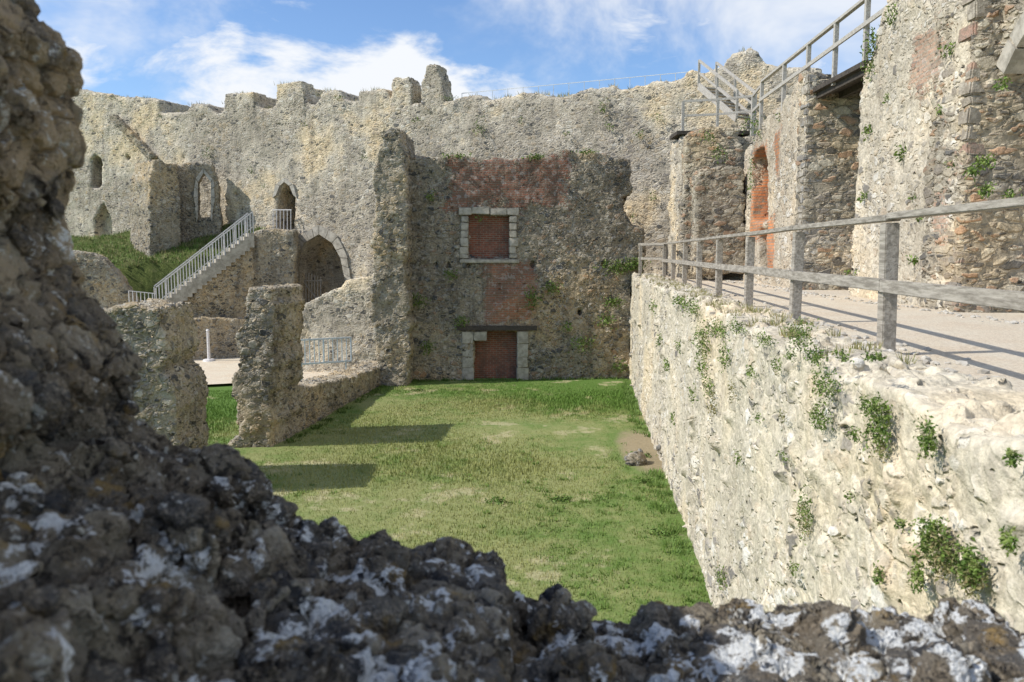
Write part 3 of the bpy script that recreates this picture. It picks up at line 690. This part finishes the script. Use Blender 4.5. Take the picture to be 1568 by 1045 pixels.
for (x,y,w,h,n) in [(950,408,34,11,260),(975,402,18,10,120),(940,462,18,10,90),(893,525,22,16,110),(815,455,16,20,100),(640,460,16,12,80),(705,492,12,10,60),(735,335,4,4,10),(820,240,16,3,60),(930,490,16,12,90),(848,440,16,10,70),(660,300,10,8,30),(690,420,12,8,50),(950,560,14,10,60),(700,238,30,3,50),(900,232,20,3,40),(870,500,10,8,40),(655,530,12,10,50)]:
    c=hpP(x,y); s_=c.y/F; lv.clump(c,w*s_,0.15,h*s_,n*2,.09)
def on(pl_,L):
    for (x,y,w,h,n) in L:
        c=pl_(x,y)+pl_.n*0.1; s_=c.y/F; lv.clump(c,w*s_,.15,h*s_,n,.06+.02*s_*20)
cpP=Pl(cp.o.x+cp.n.x*.1,cp.o.y+cp.n.y*.1,cp.o.x+cp.n.x*.1+cp.d.x,cp.o.y+cp.n.y*.1+cp.d.y)
on(cpP,[(735,195,12,14,110),(925,165,12,14,110),(935,195,10,9,60),(320,235,12,12,120),(175,150,12,4,60),(385,262,8,6,50),(980,205,7,7,40),(870,205,7,6,30),(1000,300,8,8,40),(970,330,8,8,40),(470,190,6,5,20),(405,285,6,4,20),(690,150,16,3,50),(520,150,12,3,40),(800,185,7,6,30),(640,185,7,5,30),(560,240,6,5,25),(1010,180,9,8,50)])
on(Pl(6.5,11.9,6.88,17.0),[(1325,95,12,28,160),(1330,60,14,20,120),(1322,200,8,12,70),(1372,235,8,14,70),(1315,300,7,10,50),(1360,22,14,18,90),(1400,330,8,8,40),(1445,75,14,10,60),(1390,300,6,6,20),(1450,250,9,9,30),(1350,150,6,8,30),(1430,170,6,7,30),(1390,400,8,7,40),(1300,420,10,6,50)])
on(Pl(6.62,11.6,9.4,11.25),[(1500,250,12,14,120),(1505,290,9,10,70),(1480,265,8,8,50),(1540,300,9,8,40),(1530,130,9,9,40)])
on(Pl(5.9,26.3,7.6,26.0),[(1100,235,16,16,160),(1085,210,12,10,90),(1150,190,16,14,120)])
on(Pl(6.9,20,7.2,26),[(1145,275,5,40,160),(1160,200,12,16,100),(1190,180,6,8,30)])
lv.done("wall_plants",leaf)
dw=Leaves()
for (x,y,w,h,n) in [(1440,850,34,42,300),(1232,800,14,30,150),(1080,530,18,24,90),(1490,890,24,30,200),(1350,690,12,16,60),(1200,640,10,10,40),(1090,620,9,26,120),(1120,600,9,20,80)]:
    onface(dw,x,y,w,h,n,1.2,-.2)
for k in range(200):
    y=random.uniform(6,30); dw.tuft(Vector((wx(y)+random.uniform(.05,.7),y,PZ-.02)),.06,.12,16,.006)
for k in range(110):
    a=random.uniform(4,38); q=cp.m(a,0); 
    px_=784+F*q.x/q.y
    zt=(386-np.interp(px_,[p[0] for p in ctop],[p[1] for p in ctop]))/F*q.y*0.965
    dw.tuft(Vector((q.x,q.y,zt))-cp.n*random.uniform(.1,.8),.16,.22,12,.015)
for p in random.sample(bankpts,700):
    dw.tuft(p-up*.03,.25,.22,10,.02)
dw.done("dry_wall_weeds",leafd)
tf=Leaves()
for p in random.sample(bankpts,1100): tf.tuft(p-up*.03,.25,.18,10,.025)
for k in range(170):
    y=random.uniform(9,30.0)
    if 17.8<y<21 : continue
    tf.tuft(Vector((wx(y)-random.uniform(.05,.4),y,GZ)),.12,random.uniform(.06,.2),24,.010)
for k in range(110):
    x=random.uniform(-4.2,4.3); tf.tuft(Vector((x,30-random.uniform(.0,.25)+0.06*(x+4.6),GZ)),.1,random.uniform(.08,.2),22,.012)
for k in range(90):
    t_=random.random(); tf.tuft(Vector((-5.9+1.15*t_+random.uniform(.05,.3),20+10*t_,GZ)),.1,random.uniform(.06,.16),20,.012)
for k in range(300):
    x=random.uniform(-6,3.0); y=random.uniform(9,28)
    if random.random()<0.5: x=random.uniform(0.5,3.0); y=random.uniform(10,17)
    tf.tuft(Vector((x,y,GZ)),random.uniform(.06,.16),random.uniform(.04,.08),22,.014)
for (x,y) in [(760,770),(858,768),(985,700),(1010,820),(640,600),(990,740),(1000,670)]:
    c=WZ(x,y,GZ); tf.clump(c+up*.04,.22,.16,.07,160,.06)
tf.done("lawn_weeds",leafm("fresh_weed",[(0.06,0.11,0.02),(0.11,0.18,0.035),(0.18,0.26,0.06)]))
n=210000
y=8+22*np.random.rand(n)**1.25; x=np.random.uniform(-12,5,n)
ok=(x<1.85+0.087*y)&((x>-6+0.12*(y-19.7))|(y<19.3)|(y<28)&(x<-7.3)); x=x[ok];y=y[ok];n=len(x)
ok=~((np.abs(x-3.4)<.7+.2*np.random.rand(n))&(np.abs(y-19.3)<1.9+.6*np.random.rand(n))); x=x[ok];y=y[ok];n=len(x)
an=np.random.rand(n)*6.283; h=np.random.uniform(.012,.04,n); w=np.random.uniform(.004,.010,n)*(1+y/25)
la=np.random.rand(n)*6.283; ll=h*np.random.uniform(.3,1.4,n)
V=np.zeros((n,3,3)); V[:,0,0]=x-np.cos(an)*w; V[:,0,1]=y-np.sin(an)*w; V[:,1,0]=x+np.cos(an)*w; V[:,1,1]=y+np.sin(an)*w
V[:,2,0]=x+np.cos(la)*ll; V[:,2,1]=y+np.sin(la)*ll; V[:,0:2,2]=GZ; V[:,2,2]=GZ+h+.03
V[:,0:2,2]-=.03
me=D.meshes.new("lawn_grass"); me.vertices.add(n*3); me.vertices.foreach_set('co',V.ravel())
me.loops.add(n*3); me.loops.foreach_set('vertex_index',np.arange(n*3,dtype=np.int32)); me.polygons.add(n)
me.polygons.foreach_set('loop_start',np.arange(0,n*3,3,dtype=np.int32)); me.update(calc_edges=True); me.validate()
link("lawn_grass",me,blades)

# ------------------------------------------------------------------ sun + sky
el=math.radians(44); az=math.radians(11)
s=Vector((-math.cos(el)*math.cos(az),-math.cos(el)*math.sin(az),math.sin(el)))
sl_=D.lights.new("sun",'SUN'); sl_.energy=5.0; sl_.angle=math.radians(.5); sl_.color=(1,.965,.90)
so=D.objects.new("sun",sl_); S.collection.objects.link(so); so.rotation_euler=s.to_track_quat('Z','Y').to_euler()
w=D.worlds.new("World"); S.world=w; w.use_nodes=True; t=w.node_tree
class WM(M):
    def __init__(q): q.t=t
g=WM(); bg=t.nodes['Background']
sky=g.node('ShaderNodeTexSky',sky_type='NISHITA'); sky.sun_disc=False; sky.sun_elevation=el; sky.sun_rotation=math.atan2(s.x,s.y)%(2*math.pi); sky.altitude=50; sky.dust_density=0.5; sky.ozone_density=2.5
tc=g.node('ShaderNodeTexCoord').outputs['Generated']; x,y,z=g.sep(tc)
n1=g.noise(g.vm('MULTIPLY',tc,(1,1,2.2)),5.5,6,0.58,dist=0.3)
n2=g.noise(g.vm('MULTIPLY',g.vm('ADD',tc,(3,1,2)),(1,1,1.6)),2.4,6,0.62,dist=0.6)
band=g.math('MULTIPLY',g.mr(z,0.10,0.19),g.mr(z,0.205,0.26,1,0)); band=g.math('MULTIPLY',band,g.mr(x,-0.08,0.08,1,0.3))
m1=g.mr(g.math('ADD',n1,g.math('MULTIPLY',band,0.24)),0.58,0.74)
hi=g.math('MULTIPLY',g.mr(x,-0.12,0.08),g.mr(z,0.12,0.28))
m2=g.mr(g.math('ADD',n2,g.math('MULTIPLY',hi,0.2)),0.52,0.80,0,0.85)
cm=g.math('MAXIMUM',m1,m2)
skyc=g.mix(1.0,sky.outputs[0],(0.88,1.0,1.16),'MULTIPLY')
col=g.mix(cm,skyc,(6.2,6.4,6.7))
g.set(bg.inputs[0],col); bg.inputs[1].default_value=0.15
